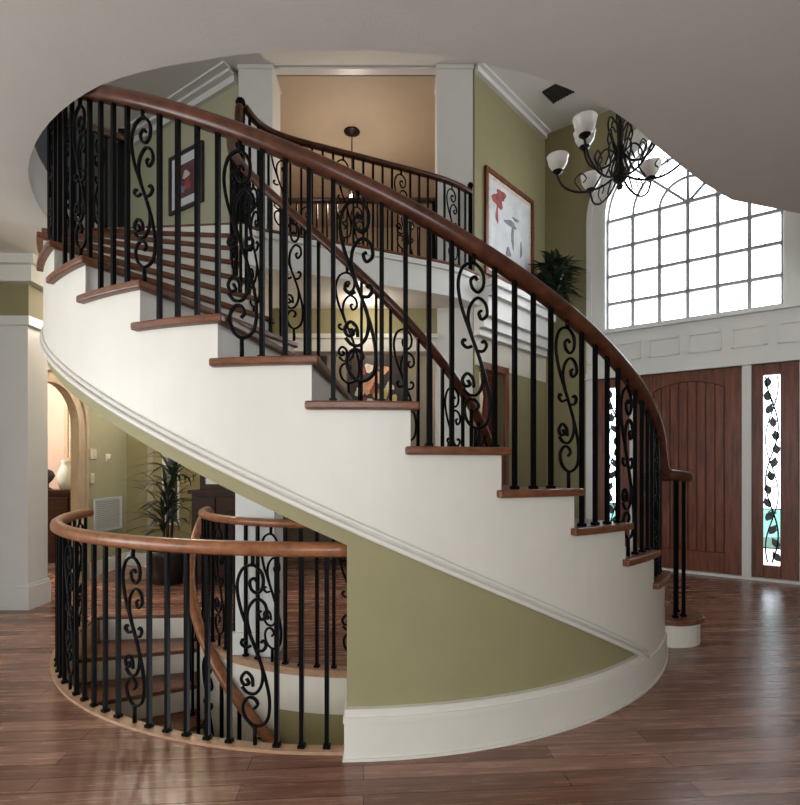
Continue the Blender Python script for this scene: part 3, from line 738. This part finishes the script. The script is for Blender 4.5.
# wall plates and grille on the left wall
def plate(name, label, y, z, hy, hz, cat, knob):
    root = thing(name, label, cat, (XL, y, z))
    b = MB(); b.box(XL+.0005, XL+.012, y-hy, y+hy, z-hz, z+hz); b.build('plate', M['plastic'], root, .003)
    b = MB()
    if knob == 'toggle': b.box(XL+.012, XL+.022, y-.01, y+.01, z-.025, z+.025)
    else: b.lathe([(0, 0), (.03, 0), (.03, .012), (0, .014)], (0, 0, 0), 14); b.v = [(XL+.012+v[2], y+v[0], z+v[1]) for v in b.v]
    b.build(knob, M['ceramic'], root)
plate('light_switch', 'upper ivory switch plate on the sage wall by the arch', 6.02, 1.42, .06, .06, 'switch', 'toggle')
plate('light_switch', 'lower small ivory switch plate on the sage wall by the arch', 6.0, 1.14, .035, .06, 'switch', 'toggle')
plate('thermostat', 'round white thermostat on the sage wall right of the switches', 6.33, 1.38, .05, .05, 'thermostat', 'dial')
wv = thing('wall_vent', 'pale rectangular air return grille low on the sage wall above baseboard', 'vent', (XL, 6.33, .5))
b = MB()
for y0, y1, z0, z1 in ((6.03, 6.62, .5, .53), (6.03, 6.62, .87, .9), (6.03, 6.06, .53, .87), (6.59, 6.62, .53, .87)): b.box(XL+.0005, XL+.02, y0, y1, z0, z1)
b.build('frame', M['vent'], wv)
b = MB()
for i in range(15): b.box(XL+.002, XL+.014, 6.06, 6.59, .537+i*.0225, .55+i*.0225)
b.build('slats', M['vent'], wv)
cv = thing('ceiling_vent', 'dark square vent in the upper ceiling left of the chandelier', 'vent', (1.95, 6.42, ZU-.015))
b = MB(); b.obox((1.95, 6.42), (.707, .707), -.14, .14, -.14, .14, ZU-.008, ZU-.0005, n=(-.707, .707)); b.build('backing', M['ventdark'], cv)
b = MB()
for q in (-.14, .125): b.obox((1.95, 6.42), (.707, .707), -.14, .14, q, q+.015, ZU-.02, ZU-.001, n=(-.707, .707))
for i in range(6): b.obox((1.95, 6.42), (.707, .707), -.14, .14, -.1+i*.04, -.09+i*.04, ZU-.016, ZU-.008, n=(-.707, .707))
b.build('slats', M['ventdark'], cv)

# sideboard in the room behind the arch with objects on it
sb = thing('sideboard', 'dark wood sideboard seen through the arched opening at far left', 'sideboard', (-4.55, 6.55, 0))
b = MB(); b.box(-5.3, -4.02, 6.35, 6.75, .1, .95); b.box(-5.33, -3.99, 6.32, 6.77, .95, .99); b.build('body', M['cab'], sb)
for x in (-5.28, -4.86, -4.44):
    b = MB(); b.box(x, x+.4, 6.33, 6.35, .14, .9); dr = b.build('door', M['cab'], sb, .006)
for x in (-5.26, -4.08):
    for y in (6.39, 6.7):
        b = MB(); b.box(x-.03, x+.03, y-.03, y+.03, 0, .1); b.build('leg', M['cab'], sb)
vs_ = tag(MB(), '', '') if False else None
b = MB(); b.lathe([(0, 0), (.06, 0), (.09, .08), (.1, .18), (.06, .28), (.045, .33), (.06, .36), (.05, .36), (.035, .33)], (-4.17, 6.5, .99), 18); tag(b.build('white_vase', M['ceramic']), 'white ceramic vase on the dark sideboard behind the arch', 'vase')
b = MB(); b.lathe([(0, 0), (.07, 0), (.02, .03), (.015, .07), (.06, .12), (.085, .17), (.06, .23), (0, .26)], (-4.4, 6.5, .99), 16); tag(b.build('dark_figurine', M['artdark']), 'small black rounded ornament left of the white vase on sideboard', 'ornament')
picture('gilt_picture', 'tall tan picture on the room wall above the dark sideboard', (0, 7.4), (1, 0), (0, -1), -4.75, -4.35, 1.35, 2.15, .05, M['tan'], M['artcream'], M['artpeach'], [(.5, .6, .05, .1, 'artred'), (.4, .3, .06, .06, 'artgrey')], .03)

# things below the balcony
vp = (1.17, 6.92)
b = MB(); b.lathe([(r*1.1, z*1.3) for r, z in ((0, 0), (.09, 0), (.12, .06), (.09, .3), (.06, .62), (.1, .85), (.075, .93), (.06, .93), (.05, .85), (.0, .8))], (*vp, 1.4), 18)
tag(b.build('tall_vase', M['redvase']), 'tall dark red vase on a white pedestal under the balcony', 'vase')
b = MB(); b.lathe([(0, 0), (.2, 0), (.2, .06), (.12, .12), (.1, .7), (.12, 1.22), (.19, 1.3), (.2, 1.34), (.2, 1.4), (0, 1.4)], (*vp, 0), 20)
tag(b.build('pedestal', M['ceramic']), 'white round pedestal holding the tall dark red vase', 'pedestal')
rc = thing('hall_cabinet', 'low dark wood cabinet against the partition beneath the floral painting', 'cabinet', (-.35, 6.9, 0))
b = MB(); b.box(-.85, .15, 6.75, 7.14, .08, .8); b.box(-.88, .18, 6.72, 7.15, .8, .84); b.build('body', M['cab'], rc)
for x in (-.83, -.34):
    b = MB(); b.box(x, x+.47, 6.73, 6.75, .12, .77); dr = b.build('door', M['cab'], rc, .006)
for x in (-.8, .1):
    for y in (6.79, 7.09):
        b = MB(); b.box(x-.03, x+.03, y-.03, y+.03, 0, .08); b.build('leg', M['cab'], rc)

# ------------------------------------------------------------------ light, world, camera
# shell of the rooms outside the frame
b = MB()
b.box(-6.6, -6.5, -2.9, -2.2, 0, ZC); b.box(-6.6, -6.5, 2.6, 4.2, 0, ZC); b.box(-6.6, -6.5, -2.2, 2.6, 0, .35); b.box(-6.6, -6.5, -2.2, 2.6, 2.85, ZC)
struct(b.build('wall_west', M['sage']))
b = MB(); b.box(-6.5, -3.7, 3.6, 3.7, 0, ZC); struct(b.build('wall_side', M['sage']))
b = MB(); b.box(-6.6, -2.4, -3, -2.9, 0, ZC); b.box(-2.4, 1.4, -3, -2.9, 0, .8); b.box(-2.4, 1.4, -3, -2.9, 2.6, ZC); b.box(1.4, 7.6, -3, -2.9, 0, ZC); struct(b.build('wall_south', M['sage']))
b = MB(); b.box(7, 7.1, -3, 4, 0, ZC); b.box(7, 7.1, -3, 4, F2, 4.0); b.box(7, 7.1, -3, -1, 4.0, ZU); struct(b.build('wall_east', M['sage']))
b = MB(); b.box(-6.6, 7.1, .2, .3, F2, ZU); b.box(-6.6, -6.5, 3.6, 8.4, F2, ZU); b.box(-6.6, -6.5, .3, 3.6, F2, F2+.3); b.box(-6.6, -6.5, .3, 3.6, ZU-.2, ZU); struct(b.build('wall_upper_south', M['sage']))
def area(name, loc, tgt, sx, sy, e, col, portal=False):
    l = bpy.data.lights.new(name, 'AREA'); l.shape = 'RECTANGLE'; l.size = sx; l.size_y = sy; l.energy = e; l.color = col
    if portal: l.cycles.is_portal = True
    o = bpy.data.objects.new(name, l); COL.objects.link(o); o.location = loc
    o.rotation_euler = (Vector(tgt)-Vector(loc)).to_track_quat('-Z', 'Y').to_euler(); return o
def point(name, loc, e, col, r=.1):
    l = bpy.data.lights.new(name, 'POINT'); l.energy = e; l.color = col; l.shadow_soft_size = r
    o = bpy.data.objects.new(name, l); COL.objects.link(o); o.location = loc; return o
wd = bpy.data.worlds.new('sky'); scn.world = wd; wd.use_nodes = True
bg = wd.node_tree.nodes['Background']; bg.inputs[0].default_value = (.92, .96, 1.0, 1); bg.inputs[1].default_value = 6.0
area('west_window', (-6.45, .2, 1.6), (0, .2, 1.6), 4.8, 2.5, 1, (1, 1, 1), True)
area('south_window', (-.5, -2.85, 1.7), (-.5, 0, 1.7), 3.8, 1.8, 1, (1, 1, 1), True)
area('east_window', (6.95, 1.5, 4.95), (0, 1.5, 4.95), 5, 1.9, 1, (1, 1, 1), True)
area('added_upper_west_opening', (-6.45, 1.95, 4.73), (0, 1.95, 4.73), 3.2, 1.9, 1, (1, 1, 1), True)  # portal of an opening added in the unseen wall to light the upper pillars
wc = fpt(SC, -.04, 4.2)
area('front_window', wc, (wc[0]+FN[0], wc[1]+FN[1], wc[2]), 1.86, 2.4, 1, (1, 1, 1), True)
point('pendant_glow', (*pc, 4.85), 30, (1, .88, .74))
point('dining_fill', (-5.0, 5.8, 2.5), 110, (1, .88, .76))  # added fill without a fixture, brightens the room behind the arch
for k_, (x, y, e) in enumerate(((-2.85, 5.7, 36), (-2.6, 6.1, 16), (-.4, 6.7, 6), (-.4, 5.7, 5), (1.2, 7.6, 16))):  # added fill lights with discs, out of view, brighten walls under the slab
    b = MB(); b.lathe([(.0, -.004), (.075, -.004), (.085, -.012), (.095, -.012), (.1, 0)], (x, y, ZC), 18)
    struct(b.build('added_ceiling_disc', M['trim']))
    point('added_ceiling_fill', (x, y, ZC-.16), e, (1, .88, .74), .07)

cam = bpy.data.cameras.new('camera'); co = bpy.data.objects.new('camera', cam); COL.objects.link(co)
co.location = (0, 0, 1.25); co.rotation_euler = (PI/2, 0, 0)
cam.sensor_fit = 'HORIZONTAL'; cam.sensor_width = 36; cam.lens = 521/800*36; cam.shift_y = 66.2/800; cam.clip_start = .05
scn.camera = co
scn.view_settings.view_transform = 'Standard'; scn.view_settings.look = 'None'; scn.view_settings.gamma = 1; scn.view_settings.use_curve_mapping = False
scn.view_settings.exposure = .46
scn.cycles.use_denoising = True
scn.cycles.max_bounces = 10
